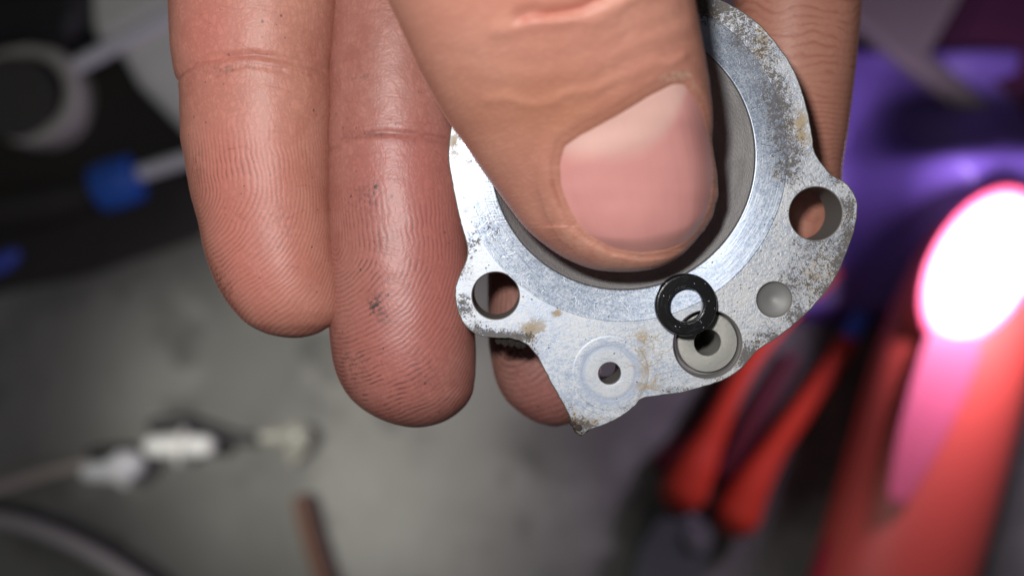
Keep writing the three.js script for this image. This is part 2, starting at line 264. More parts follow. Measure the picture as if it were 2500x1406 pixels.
const ringM = skinMaterial(ring, tw, th, padPaint({
  span: [850, 1110, 60, 960], core: [828, 600], period: 10.8, start: 470, tone: [0.39, 0.166, 0.134], pink: [[990, 430, 110], [1040, 640, 120], [1000, 840, 110]], specks: [...scatter(34, 830, 1120, 180, 960, 1.2, 3.2, 0.35, 0.8), [941, 470, 4.2, 0.9], [936, 484, 3, 0.7]],
  creases: [[[[850, 356], [930, 344], [1010, 343], [1100, 350]], 3.5, 0.26], [[[900, 330], [980, 318], [1060, 322]], 2.2, 0.12], [[[860, 400], [960, 392], [1060, 398]], 2.2, 0.10], [[[940, 420], [960, 470], [930, 520]], 2, 0.12], [[[860, 272], [960, 262], [1040, 270]], 2, 0.10], [[[880, 64], [960, 58], [1040, 60]], 2.5, 0.12]],
  stains: [[942, 742, 15, 22, 1.4], [960, 770, 16, 14, 0.8], [922, 500, 26, 40, 0.55], [960, 590, 22, 26, 0.45], [905, 212, 20, 8, 0.5], [930, 346, 70, 10, 0.5], [880, 880, 50, 50, 0.4], [1040, 900, 50, 60, 0.3], [1010, 360, 40, 20, 0.3]],
  dirtSide: (x, y) => gauss(x, y, 900, 900, 110, 90) * 0.9 + gauss(x, y, 1030, 960, 120, 60) * 0.7 + gauss(x, y, 950, 640, 120, 120) * 0.7 }), 0.000045, 0.42);
const middleM = skinMaterial(middle, 512, 1024, padPaint({
  span: [1200, 1400, 760, 1000], core: [1250, 800], period: 15, start: 560, tone: [0.30, 0.150, 0.122], pink: [[1320, 980, 90]], specks: scatter(10, 1200, 1400, 700, 1000, 1.2, 2.6, 0.3, 0.6), creases: [], stains: [[1250, 850, 60, 26, 1.0]], dirtSide: (x, y) => gauss(x, y, 1270, 880, 70, 60) * 0.6 }), 0.00010);
const indexM = skinMaterial(index, 640, 1024, (o) => {
  const { x, py: y } = o, big = fbm(x / 120, y / 120, 3), fine = vn(x / 3.3, y / 3.3), p = y + 14 * (fbm(x / 60, y / 60, 2) - 0.5) * 2.4 + 0.0016 * (x - 1960) ** 2 * 0.5 + 6 * (vn(x / 18, y / 18) - 0.5);
  const per = 19 + 3 * Math.sin(y / 90), w = 0.5 + 0.5 * Math.sin((2 * Math.PI * p) / per), m = 0.35 + 0.65 * smooth(0.35, 0.6, fbm(x / 46 + 3, y / 30, 2)), lat = clamp(lattice(x, y, 16, 9));
  const c = [0.43 * (0.9 + 0.2 * big), 0.195 * (0.86 + 0.28 * big), 0.138 * (0.86 + 0.28 * big)], v = (1 - w) ** 3 * m;
  c[0] *= 1 - 0.16 * v - 0.08 * (1 - lat); c[1] *= 1 - 0.26 * v - 0.1 * (1 - lat); c[2] *= 1 - 0.26 * v - 0.1 * (1 - lat);
  return [c[0], c[1], c[2], 0.55 + 0.34 * m * (Math.sqrt(w) - 0.5) + 0.12 * (lat - 0.5) + 0.08 * (fine - 0.5)];
}, 0.00010, 0.5);
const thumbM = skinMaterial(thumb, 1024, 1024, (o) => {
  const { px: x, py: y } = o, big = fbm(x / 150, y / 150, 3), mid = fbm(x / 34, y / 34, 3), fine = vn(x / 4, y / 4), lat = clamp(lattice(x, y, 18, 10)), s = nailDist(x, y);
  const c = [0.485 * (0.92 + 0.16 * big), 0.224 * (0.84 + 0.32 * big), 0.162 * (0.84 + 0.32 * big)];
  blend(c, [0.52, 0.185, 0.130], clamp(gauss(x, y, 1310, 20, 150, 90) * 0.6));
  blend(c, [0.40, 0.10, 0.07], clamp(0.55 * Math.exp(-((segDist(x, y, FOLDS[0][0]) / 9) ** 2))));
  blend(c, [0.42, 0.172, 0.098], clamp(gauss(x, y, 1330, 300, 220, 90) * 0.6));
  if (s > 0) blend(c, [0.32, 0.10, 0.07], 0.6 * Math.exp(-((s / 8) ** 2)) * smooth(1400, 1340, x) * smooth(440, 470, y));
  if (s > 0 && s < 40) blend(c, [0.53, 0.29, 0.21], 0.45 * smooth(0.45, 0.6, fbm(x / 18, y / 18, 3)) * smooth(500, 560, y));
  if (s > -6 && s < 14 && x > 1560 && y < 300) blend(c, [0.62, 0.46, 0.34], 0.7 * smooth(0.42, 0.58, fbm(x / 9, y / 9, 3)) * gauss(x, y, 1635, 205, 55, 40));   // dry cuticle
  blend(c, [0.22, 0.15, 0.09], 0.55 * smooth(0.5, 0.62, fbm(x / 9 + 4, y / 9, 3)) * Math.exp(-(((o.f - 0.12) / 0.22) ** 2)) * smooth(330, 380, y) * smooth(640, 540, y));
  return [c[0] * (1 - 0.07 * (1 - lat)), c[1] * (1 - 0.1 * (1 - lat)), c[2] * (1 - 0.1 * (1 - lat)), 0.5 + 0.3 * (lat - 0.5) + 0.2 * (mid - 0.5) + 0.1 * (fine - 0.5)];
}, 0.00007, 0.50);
const palmM = M(0.56, 0.26, 0.19, 0.5);
const hand = thing('hand', 'bare left hand with grimy fingertips, its thumb pressing on the metal flange', 'hand', [0, 0, 0.28]);
const skinGeo = mergeGeometries([pinky, ring, middle, index, thumb, palm].map((f) => f.geo), true);
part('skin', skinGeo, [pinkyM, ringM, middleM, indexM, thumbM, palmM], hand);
{ // thumbnail: a curved plate bedded in the thumb
  const curve = (p) => { const t = p.map((_, k) => k / (p.length - 1)), fx = pchip(t, p.map((q) => q[0])), fy = pchip(t, p.map((q) => q[1])); return (s) => [fx(s), fy(s)]; };
  const cl = curve(NAIL_L), cr = curve(NAIL_R), ct = curve(NAIL_TOP), ce = curve(NAIL_END);
  const P = (u, v) => [0, 1].map((q) => (1 - u) * cl(v)[q] + u * cr(v)[q] + (1 - v) * ct(u)[q] + v * ce(u)[q] - ((1 - u) * (1 - v) * NAIL_L[0][q] + u * (1 - v) * NAIL_R[0][q] + (1 - u) * v * NAIL_L[5][q] + u * v * NAIL_R[5][q]));
  const geo = grid(90, 90, (u, v) => {
    const [x, y] = P(u, v), zt = thumb.top(x, y), zz = thumbZ(y), [X, Y] = at(x, y, zz);
    const edge = Math.min(u, 1 - u) * 2, lift = 0.05 + 0.72 * smooth(0, 0.6, edge) * smooth(0, 0.30, v) * smooth(0, 0.16, 1 - v) - 0.38 * (1 - smooth(0, 0.05, Math.min(edge, v, (1 - v) * 1.2))) + 0.02 * (vn(u * 60, v * 3) - 0.5);
    return [X, Y, zt - 0.00030 + lift * 1e-3];
  }, { uv: (u, v) => [u, 1 - v] });
  const lunula = pchip([1340, 1400, 1460, 1530, 1585, 1620, 1650, 1670], [378, 402, 406, 394, 362, 318, 250, 150]);
  const n = 512, col = new Uint8Array(n * n * 4), bmp = new Uint8Array(n * n * 4);
  for (let j = 0; j < n; j++) for (let i = 0; i < n; i++) {
    const u = (i + 0.5) / n, v = 1 - (j + 0.5) / n, [x, y] = P(u, v), k = 4 * (j * n + i), streak = fbm(u * 46, v * 2.2, 3), soft = fbm(u * 5, v * 5, 3);
    const low = lunula(x);        // lower edge of the pale half-moon
    const c = [0.62 * (0.93 + 0.14 * soft), 0.278 * (0.9 + 0.2 * soft), 0.255 * (0.9 + 0.2 * soft)];
    blend(c, [0.65, 0.42, 0.36], 0.75 * smooth(low + 34, low - 30, y + 12 * (soft - 0.5)));
    blend(c, [0.53, 0.31, 0.24], 0.35 * smooth(0.8, 1, v));
    for (let q = 0; q < 3; q++) c[q] *= 0.99 + 0.02 * streak;
    col[k] = srgb(clamp(c[0])); col[k + 1] = srgb(clamp(c[1])); col[k + 2] = srgb(clamp(c[2])); col[k + 3] = 255;
    bmp[k] = bmp[k + 1] = bmp[k + 2] = 255 * clamp(0.5 + 0.5 * (streak - 0.5)); bmp[k + 3] = 255;
  }
  part('thumbnail', geo, M(1, 1, 1, 0.34, { map: dataTex(n, n, col, true), bumpMap: dataTex(n, n, bmp), bumpScale: 0.000012, clearcoat: 0.4, clearcoatRoughness: 0.32 }), hand, 'pink thumbnail with a pale half-moon');
}

// ------------------------------------------------------------------ the metal part
const PZ = 0.28;                                          // height of its front face
const OUT = [[1100, 330], [1095, 385], [1103, 440], [1114, 500], [1127, 555], [1138, 595], [1140, 628], [1127, 660], [1114, 690], [1110, 722], [1117, 760], [1135, 796], [1165, 818], [1200, 825], [1235, 826], [1266, 832], [1291, 847], [1311, 870], [1327, 900], [1346, 937], [1366, 972], [1386, 1008], [1400, 1042], [1411, 1060],
  [1424, 1066], [1441, 1054], [1480, 1040], [1520, 1020], [1552, 996], [1572, 976], [1612, 969], [1670, 961], [1722, 946], [1775, 928], [1818, 898], [1852, 858], [1900, 826], [1950, 786], [2000, 736], [2040, 680], [2066, 620], [2085, 562], [2092, 512], [2085, 477], [2062, 447], [2030, 430], [2008, 406], [1986, 374], [1978, 330],
  [1968, 280], [1950, 220], [1925, 165], [1890, 115], [1850, 70], [1800, 34], [1750, 8], [1690, -18], [1620, -36], [1540, -44], [1460, -40], [1380, -22], [1300, 14], [1230, 64], [1170, 130], [1128, 205], [1106, 270]];
const UV0 = 1060, UV1 = -60, UVS = 1160;
function planarUV(g, channel = 'uv') {
  const p = g.attributes.position, t = new Float32Array(p.count * 2);
  for (let i = 0; i < p.count; i++) { t[2 * i] = (p.getX(i) / K + 1250 - UV0) / UVS; t[2 * i + 1] = 1 - (703 - p.getY(i) / K - UV1) / UVS; }
  g.setAttribute(channel, new THREE.BufferAttribute(t, 2)); return g;
}
const BORE = [1520, 387], RIM0 = 321, RIM1 = 399;
const PT = 2048, pcol = new Uint8Array(PT * PT * 4), pprm = new Uint8Array(PT * PT * 4), pbmp = new Uint8Array(PT * PT * 4);
{
  const cv = document.createElement('canvas'); cv.width = cv.height = PT; const cx = cv.getContext('2d'), sc = PT / UVS;   // red: bright scratches, green: dark ones, blue: brown
  cx.fillStyle = '#000'; cx.fillRect(0, 0, PT, PT); cx.globalCompositeOperation = 'lighter'; cx.lineCap = 'round';
  const stroke = (pts, w, style) => { cx.strokeStyle = style; cx.lineWidth = w * sc; cx.beginPath(); pts.forEach(([x, y], k) => cx[k ? 'lineTo' : 'moveTo']((x - UV0) * sc, (y - UV1) * sc)); cx.stroke(); };
  for (let k = 0; k < 1500; k++) {                         // fine scratches, denser on the left
    const x = lerp(1110, 1700, rnd() ** 1.2), y = lerp(340, 960, rnd()), a = rnd() < 0.6 ? lerp(-0.5, 0.4, rnd()) : lerp(0, Math.PI, rnd()), l = 5 + 36 * rnd() ** 2, b = (rnd() - 0.5) * 6;
    stroke([[x, y], [x + l / 2 * Math.cos(a) - b * Math.sin(a), y + l / 2 * Math.sin(a) + b * Math.cos(a)], [x + l * Math.cos(a), y + l * Math.sin(a)]], 0.7 + 0.9 * rnd(), rnd() < 0.62 ? `rgba(255,0,0,${0.25 + 0.5 * rnd()})` : `rgba(0,255,0,${0.2 + 0.4 * rnd()})`);
  }
  for (let k = 0; k < 130; k++) {                         // turning marks on the rim
    const r = lerp(RIM0, RIM1, rnd()), a0 = rnd() * 6.28, da = 0.05 + 0.35 * rnd(); const pts = Array.from({ length: 12 }, (_, q) => [BORE[0] + r * Math.cos(a0 + da * q / 11), BORE[1] + r * Math.sin(a0 + da * q / 11)]);
    stroke(pts, 0.6 + 0.8 * rnd(), rnd() < 0.5 ? `rgba(255,0,0,${0.15 + 0.3 * rnd()})` : `rgba(0,255,0,${0.12 + 0.25 * rnd()})`);
  }
  stroke([[1452, 738], [1470, 730], [1492, 722]], 1.8, 'rgba(255,0,0,0.95)'); stroke([[1496, 745], [1520, 748], [1560, 752]], 1.4, 'rgba(255,0,0,0.7)');
  for (let k = 0; k < 46; k++) { const y = 375 + k * 3.9 + 3 * rnd(), x = 1128 + 0.45 * (y - 375) + 20 * rnd(), l = 14 + 34 * rnd(); stroke([[x, y], [x + l, y - 3 + 6 * rnd()]], 1.5, `rgba(0,255,0,${0.25 + 0.3 * rnd()})`); }   // scuffs on the left arm
  const scrib = (cx0, cy0, n, step, style, w) => { let x = cx0, y = cy0, a = rnd() * 6.28; const pts = [[x, y]]; for (let k = 0; k < n; k++) { a += (rnd() - 0.5) * 2.2; x += step * Math.cos(a); y += step * Math.sin(a); pts.push([x, y]); } stroke(pts, w, style); };
  for (let k = 0; k < 150; k++) { const t = rnd(), x = lerp(1790, 1960, t) + 60 * (rnd() - 0.5), y = lerp(60, 440, t) + 120 * (rnd() - 0.5); scrib(x, y, 4 + 6 * rnd(), 4.5, `rgba(0,255,0,${0.45 + 0.5 * rnd()})`, 1.7 + 1.2 * rnd()); }   // wandering corrosion lines
  for (let k = 0; k < 120; k++) { const t = rnd(), x = lerp(1880, 2050, t) + 80 * (rnd() - 0.5), y = lerp(790, 540, t) + 90 * (rnd() - 0.5); scrib(x, y, 3 + 5 * rnd(), 4, `rgba(0,255,0,${0.45 + 0.5 * rnd()})`, 1.5 + 1.2 * rnd()); }
  for (let k = 0; k < 40; k++) scrib(1545 + 70 * rnd(), 800 + 150 * rnd(), 4 + 5 * rnd(), 5, `rgba(0,0,255,${0.35 + 0.45 * rnd()})`, 1.5 + 1.2 * rnd());
  { const pts = Array.from({ length: 30 }, (_, q) => { const a = -0.75 + 1.55 * q / 29; return [1490 + 95 * Math.cos(a), 913 + 95 * Math.sin(a)]; }); stroke(pts, 2.4, 'rgba(0,0,255,0.85)'); stroke(pts, 1.2, 'rgba(0,255,0,0.5)'); }
  for (let k = 0; k < 26; k++) { const r = 96 + 30 * rnd() ** 1.4, a0 = 0.4 + 1.6 * rnd(), pts = Array.from({ length: 10 }, (_, q) => [1490 + r * Math.cos(a0 + 0.5 * q / 9), 913 + r * Math.sin(a0 + 0.5 * q / 9)]); stroke(pts, 1.2, `rgba(0,0,255,${0.25 + 0.35 * rnd()})`); }
  const px = cx.getImageData(0, 0, PT, PT).data;
  // where grime sits: [x, y, rx, ry, strength]
  const GRIME = [[1128, 752, 26, 30, 1.1], [1165, 808, 34, 18, 1.0], [1215, 822, 40, 14, 1.3], [1270, 826, 40, 16, 1.1], [1132, 660, 22, 30, 0.55], [1150, 600, 16, 34, 0.55], [1412, 1046, 26, 24, 1.6], [1385, 1000, 14, 40, 0.7], [1455, 1042, 34, 12, 0.9], [1540, 1005, 36, 18, 0.5],
    [2066, 500, 26, 34, 1.0], [2074, 580, 20, 60, 1.1], [2052, 650, 26, 50, 1.0], [2010, 715, 30, 44, 1.0], [1955, 775, 40, 30, 1.05], [1890, 826, 44, 22, 1.1], [1838, 862, 28, 24, 1.2], [1935, 690, 40, 50, 0.72], [1990, 620, 50, 40, 0.6], [1822, 880, 30, 26, 0.9],
    [1880, 230, 44, 60, 0.78], [1900, 300, 40, 80, 0.80], [1925, 380, 40, 50, 0.75], [1850, 130, 50, 50, 0.7], [1800, 60, 60, 40, 0.66], [1745, 15, 60, 26, 1.15], [1700, 20, 60, 36, 1.2], [1915, 430, 30, 30, 0.6], [1790, 110, 30, 30, 0.5], [1660, 955, 60, 10, 0.6], [1760, 925, 60, 12, 0.6], [2040, 440, 30, 16, 0.9], [1300, 860, 20, 40, 0.5], [1200, 560, 50, 60, 0.32], [1990, 590, 60, 20, 0.5]];
  const OCHRE = [[1850, 110, 40, 60, 0.9], [1955, 330, 22, 60, 1.0], [1930, 300, 30, 40, 0.5], [1360, 765, 14, 10, 1.2], [1300, 800, 50, 24, 0.8], [1570, 830, 24, 26, 0.9], [1575, 900, 18, 60, 0.6], [1620, 945, 90, 16, 0.6], [1990, 690, 60, 40, 0.7], [2010, 640, 40, 30, 0.6], [1450, 1035, 60, 14, 0.8], [1730, 40, 60, 40, 0.6], [1110, 350, 14, 30, 0.9], [1150, 400, 26, 30, 0.5], [1400, 1020, 16, 40, 0.7], [1890, 420, 40, 30, 0.5], [1290, 840, 30, 40, 0.5], [2060, 560, 26, 50, 0.5]];
  const outl = OUT.map(([x, y]) => [x, y]); outl.push(outl[0]);
  for (let j = 0; j < PT; j++) for (let i = 0; i < PT; i++) {
    const x = UV0 + (i + 0.5) / PT * UVS, y = UV1 + (1 - (j + 0.5) / PT) * UVS, k = 4 * (j * PT + i), r = Math.hypot(x - BORE[0], y - BORE[1]);
    const pk = 4 * (clamp(Math.floor((y - UV1) * sc), 0, PT - 1) * PT + i), bright = px[pk] / 255, dark = px[pk + 1] / 255, brown = px[pk + 2] / 255;
    const big = fbm(x / 95, y / 95, 3), mid = fbm(x / 22 + 31, y / 22, 3), fine = fbm(x / 5.5, y / 5.5, 3), grain = vn(x / 1.9, y / 1.9), rimness = r < RIM1 ? 1 : 0;
    const boss = Math.hypot(x - 1490, y - 913);
    let c = [0.40, 0.415, 0.445], rough = 0.50, metal = 0.45, h = 0.5 + 0.25 * (fine - 0.5) + 0.15 * (grain - 0.5);
    // oxide haze and blue-grey bare metal, finely mottled
    const sx = x * 0.94 - y * 0.34, sy = x * 0.34 + y * 0.94, na = 0.55 * fbm(sx / 15, sy / 3.6, 4) + 0.45 * fbm(x / 7, y / 7, 4), nb = fbm(x / 2.5 + 9, y / 2.5, 2), right = smooth(1640, 1800, x) * (1 - rimness);
    const ox = smooth(0.33, 0.67, 0.40 * na + 0.32 * nb + 0.10 * mid + 0.18 * big);
    c = [0.37, 0.43, 0.54]; blend(c, [0.64, 0.655, 0.67], ox); rough = 0.46 + 0.10 * ox; metal = 0.52 - 0.30 * ox; h = 0.5 + 0.10 * (fine - 0.5) + 0.06 * (grain - 0.5);
    if (right > 0) { blend(c, [0.61, 0.60, 0.585], right * 0.62 * (0.4 + 0.6 * ox)); blend(c, [0.24, 0.235, 0.24], right * 0.35 * smooth(0.60, 0.76, 0.4 * na + 0.6 * nb)); h += right * (0.8 * (fine - 0.5) + 0.5 * (nb - 0.5)); metal -= 0.12 * right; }
    blend(c, [0.30, 0.29, 0.28], 0.5 * (1 - right) * smooth(0.66, 0.76, 0.6 * na + 0.4 * nb));
    if (rimness) { const a = Math.atan2(y - BORE[1], x - BORE[0]), turn = fbm(r / 3.2, a * 9, 2), worn = smooth(0.36, 0.66, 0.25 * na + 0.40 * nb + 0.15 * mid + 0.2 * fbm(r / 2.6 + 7, a * 30, 3)), t = smooth(2.2, 1.2, Math.abs(a)) ; c = [0.33, 0.395, 0.505]; blend(c, [0.55, 0.585, 0.63], worn * 0.8); blend(c, [0.28, 0.32, 0.41], smooth(0.50, 0.72, 0.4 * fbm(x / 16 + 9, y / 12, 3) + 0.6 * nb) * 0.28); for (let q = 0; q < 3; q++) c[q] *= 0.88 + 0.24 * turn; rough = 0.33 + 0.10 * worn; metal = 0.66 - 0.22 * worn; h = 0.5 + 0.2 * (turn - 0.5) + 0.1 * (fine - 0.5); }
    if (boss < 84 + 14 * (mid - 0.5)) { const boss0 = Math.hypot(x - 1490, y - 913), boss = boss0 + 12 * (na - 0.5) + 7 * (mid - 0.5), q = fbm(boss / 5, 3, 2), t = smooth(56, 64, boss) * smooth(84, 72, boss), w = 0.6 + 0.4 * ox; blend(c, [0.58, 0.60, 0.625], (0.55 + 0.35 * ox) * smooth(68, 54, boss)); blend(c, [0.34, 0.40, 0.53], t * (0.30 + 0.45 * q) * w); rough = 0.48; metal = 0.36; h = 0.5 + 0.1 * (q - 0.5); }
    for (let q = 0; q < 3; q++) c[q] *= 0.95 + 0.10 * grain;
    let g = 0; for (const s of GRIME) { const dx = (x - s[0]) / s[2], dy = (y - s[1]) / s[3]; if (dx * dx + dy * dy < 6) g += s[4] * Math.exp(-dx * dx - dy * dy); }
    let oc = 0; for (const s of OCHRE) { const dx = (x - s[0]) / s[2], dy = (y - s[1]) / s[3]; if (dx * dx + dy * dy < 6) oc += s[4] * Math.exp(-dx * dx - dy * dy); }
    const edge = r < 480 && r > 300 && x < 1500 ? 0 : 0;
    const om = clamp(smooth(0.48, 0.64, 0.65 * fbm(x / 13 + 77, y / 13, 4) + 0.35 * nb + 0.26 * (Math.min(oc, 1) - 0.36)) * Math.min(oc, 1.1) + edge);
    blend(c, [0.36, 0.255, 0.115], 0.82 * om); metal *= 1 - 0.8 * om; rough = lerp(rough, 0.75, om);
    const n1 = fbm(x / 9 + 5, y / 9 + 11, 4), gm = clamp(smooth(0.52, 0.70, 0.32 * n1 + 0.24 * na + 0.44 * nb + 0.26 * Math.min(g, 1.4) - 0.075) * smooth(0.08, 0.35, g));
    blend(c, [0.055, 0.040, 0.029], 0.85 * gm); metal *= 1 - gm; rough = lerp(rough, 0.8, gm); h -= 0.2 * gm * (0.4 + fine);
    const grey = clamp(smooth(0.50, 0.60, fbm(x / 26 + 51, y / 17, 4)) * Math.min(g, 1)); blend(c, [0.30, 0.30, 0.33], 0.42 * grey * (1 - gm));
    blend(c, [0.66, 0.69, 0.74], 0.65 * bright * (1 - gm)); h -= 0.12 * bright; blend(c, [0.15, 0.15, 0.18], 0.62 * dark); h -= 0.22 * dark; blend(c, [0.30, 0.21, 0.10], 0.7 * brown); metal *= 1 - 0.6 * Math.max(dark, brown);
    const pit = h2(Math.floor(x / 7), Math.floor(y / 7)); if (pit > 0.985 - 0.05 * right && Math.hypot(x % 7 - 3.5, y % 7 - 3.5) < 1.0 + 1.4 * h2(Math.floor(y / 7), Math.floor(x / 7))) { blend(c, [0.10, 0.09, 0.09], 0.7); h -= 0.35; metal *= 0.5; }
    pcol[k] = srgb(clamp(c[0])); pcol[k + 1] = srgb(clamp(c[1])); pcol[k + 2] = srgb(clamp(c[2])); pcol[k + 3] = 255;
    pprm[k] = 0; pprm[k + 1] = 255 * clamp(rough); pprm[k + 2] = 255 * clamp(metal); pprm[k + 3] = 255;
    pbmp[k] = pbmp[k + 1] = pbmp[k + 2] = 255 * clamp(h); pbmp[k + 3] = 255;
  }
}
const partTex = [dataTex(PT, PT, pcol, true), dataTex(PT, PT, pprm), dataTex(PT, PT, pbmp)];
const castM = M(1, 1, 1, 1, { map: partTex[0], roughnessMap: partTex[1], metalnessMap: partTex[1], metalness: 1, bumpMap: partTex[2], bumpScale: 0.00005 });
const sideM = M(0.20, 0.185, 0.17, 0.6, { metalness: 0.4 });
const onUv1 = (t) => { const c = t.clone(); c.channel = 1; c.needsUpdate = true; return c; };
const rimM = M(1, 1, 1, 1, { map: onUv1(partTex[0]), roughnessMap: onUv1(partTex[1]), metalnessMap: onUv1(partTex[1]), metalness: 1, bumpMap: onUv1(partTex[2]), bumpScale: 0.00004, anisotropy: 0.75, anisotropyRotation: Math.PI / 2 + 0.35 });
const flange = thing('metal_flange', 'worn grey cast metal flange with large bore and bolt holes, gripped under the thumb', 'engine part', [...at(1560, 540, PZ).slice(0, 2), PZ - 0.0067]);
tilt(flange);
{
  // cast edge is a little uneven
  const pts = []; for (let k = 0; k < OUT.length; k++) { const p = OUT[(k + OUT.length - 1) % OUT.length], a = OUT[k], b = OUT[(k + 1) % OUT.length], q = OUT[(k + 2) % OUT.length]; for (let s = 0; s < 6; s++) { const t = s / 6, cr = (i) => 0.5 * (2 * a[i] + (b[i] - p[i]) * t + (2 * p[i] - 5 * a[i] + 4 * b[i] - q[i]) * t * t + (3 * a[i] - p[i] - 3 * b[i] + q[i]) * t * t * t); const x = cr(0), y = cr(1); pts.push([x + 2.2 * (vn(x / 9, y / 9) - 0.5), y + 2.2 * (vn(x / 9 + 40, y / 9) - 0.5)]); } }
  const plate = slab(pts, PZ - 0.0067, PZ, 0.00014, [circlePts(...BORE, 320, 160), circlePts(1210, 722, 57, 64), circlePts(1990, 522, 64, 64), circlePts(1491, 914, 27, 40), circlePts(1730, 841, 83, 72), circlePts(1892, 731, 42, 56)]);
  planarUV(plate);
  part('body', plate, [castM, sideM], flange);
  // machined rim round the bore, a touch proud; uv runs round it so that its turning marks catch the light
  const rp = [[RIM0 - 1, -0.30], [RIM0, -0.02], [RIM0 + 2.5, 0.03], [RIM0 + 30, 0.035], [RIM1 - 3, 0.035], [RIM1 - 1, 0.03], [RIM1, -0.02]];
  const rimG = grid(240, rp.length - 1, (u, v) => { const [r, h] = rp[Math.round(v * (rp.length - 1))], f = 2 * Math.PI * u, c = at(BORE[0], BORE[1], PZ); return [c[0] + r * K * Math.cos(f), c[1] + r * K * Math.sin(f), PZ + h * 1e-3]; }, { wrapU: true });
  rimG.index.array.reverse(); { const n = rimG.attributes.normal; for (let i = 0; i < n.count; i++) n.setXYZ(i, -n.getX(i), -n.getY(i), -n.getZ(i)); }
  planarUV(rimG, 'uv1'); part('machined_rim', rimG, rimM, flange, 'smooth turned rim round the bore');
  // tapering wall of the bore and the back of the hub
  const bn = 512, bc = new Uint8Array(bn * bn * 4), bb = new Uint8Array(bn * bn * 4);
  for (let j = 0; j < bn; j++) for (let i = 0; i < bn; i++) { const k = 4 * (j * bn + i), f = fbm(i / 5, j / 5, 3), b = fbm(i / 60, j / 40, 3), v = 0.40 * (0.8 + 0.4 * b) * (0.86 + 0.28 * f); bc[k] = srgb(v); bc[k + 1] = srgb(v * 0.97); bc[k + 2] = srgb(v * 0.96); bc[k + 3] = 255; bb[k] = bb[k + 1] = bb[k + 2] = 255 * f; bb[k + 3] = 255; }
  const boreC = dataTex(bn, bn, bc, true), boreB = dataTex(bn, bn, bb); for (const t of [boreC, boreB]) { t.wrapS = t.wrapT = THREE.RepeatWrapping; t.repeat.set(4, 1); }
  part('bore_wall', lathe(...BORE, [[278, -11.0], [256, -11.4], [246, -11], [252, -9.6], [278, -5.6], [304, -2.2], [317.5, -0.55], [319.2, -0.28]], PZ, 160), M(1, 1, 1, 0.72, { map: boreC, bumpMap: boreB, bumpScale: 0.00008, metalness: 0.25, side: THREE.DoubleSide }), flange, 'dull grey tapering wall of the bore');
  part('hub', lathe(...BORE, [[316, -6.6], [312, -8], [290, -10.6], [279, -11.1]], PZ, 120), sideM, flange);
  // boss with its spot face
  const bossG = lathe(1490, 913, [[27.5, -0.6], [27.6, -0.05], [29.5, 0.012], [61, 0.014], [64, -0.01], [67, -0.01], [70, 0.02], [88, 0.022], [92, 0.015], [93.5, -0.02]], PZ, 120); bossG.rotateX(0); planarUV(bossG); flipIfDown(bossG); part('boss', bossG, castM, flange);
  // drilled dimple
  part('dimple', lathe(1892, 731, [[42.2, -0.02], [41, -0.25], [30, -0.55], [12, -0.95], [4, -1.10], [0.3, -1.06]], PZ, 64), M(0.24, 0.235, 0.23, 0.6, { metalness: 0.3, side: THREE.DoubleSide }), flange, 'shallow drilled dimple');
  // counterbore with its pale seat
  part('counterbore', lathe(1730, 841, [[83.3, -0.25], [82.6, -0.5], [82, -2.0], [80, -2.2], [74, -2.3]], PZ, 96), M(0.34, 0.33, 0.33, 0.45, { metalness: 0.5, side: THREE.DoubleSide }), flange);
  const seat = lathe(1735, 840, [[75, -2.45], [74.5, -1.5], [72, -1.3], [35, -1.3], [32.5, -1.5], [32.4, -12.8], [28, -13.6], [0.2, -14.4]], PZ, 96); part('valve_seat', seat, M(0.36, 0.355, 0.325, 0.48, { metalness: 0.4, side: THREE.DoubleSide, bumpMap: boreB, bumpScale: 0.00003 }), flange, 'pale flat seat ring at the bottom of the counterbore');
  // crusts of dried grime on the rim of the casting
  const lump = (cx, cy, z, r) => { const g = new THREE.IcosahedronGeometry(r, 3), p = g.attributes.position, v = new THREE.Vector3(); for (let i = 0; i < p.count; i++) { v.fromBufferAttribute(p, i); const f = 0.62 + 0.75 * fbm(v.x / r * 1.7 + cx, v.y / r * 1.7 + v.z / r * 1.3 + cy, 3); p.setXYZ(i, v.x * f, v.y * f, v.z * f * 0.8); } g.computeVertexNormals(); g.translate(...at(cx, cy, z)); return g; };
  const crust = []; for (const [x, y, r] of [[1218, 834, 9], [1232, 837, 11], [1250, 838, 13], [1266, 842, 11], [1279, 845, 8], [1242, 829, 9]]) crust.push(lump(x, y, PZ - 0.0012, r * K));
  const crustM = M(0.026, 0.021, 0.018, 0.95, { specularIntensity: 0.3 }); part('grime_crust', mergeGeometries(crust), crustM, flange, 'dark crust of grime under the left bolt hole');
  const tipc = []; for (const [x, y, r] of [[1404, 1036, 12], [1412, 1048, 14], [1420, 1058, 11], [1424, 1040, 10], [1398, 1024, 9], [1432, 1050, 9]]) tipc.push(lump(x, y, PZ - 0.0004, r * K));
  part('grime_crust', mergeGeometries(tipc), M(0.055, 0.040, 0.033, 0.95, { specularIntensity: 0.3 }), flange, 'brown crust on the broken bottom corner');
}
function flipIfDown(g) { const n = g.attributes.normal; let s = 0; for (let i = 0; i < n.count; i++) s += n.getZ(i); if (s < 0) { for (let i = 0; i < n.count; i++) n.setXYZ(i, -n.getX(i), -n.getY(i), -n.getZ(i)); g.index.array.reverse(); } return g; }

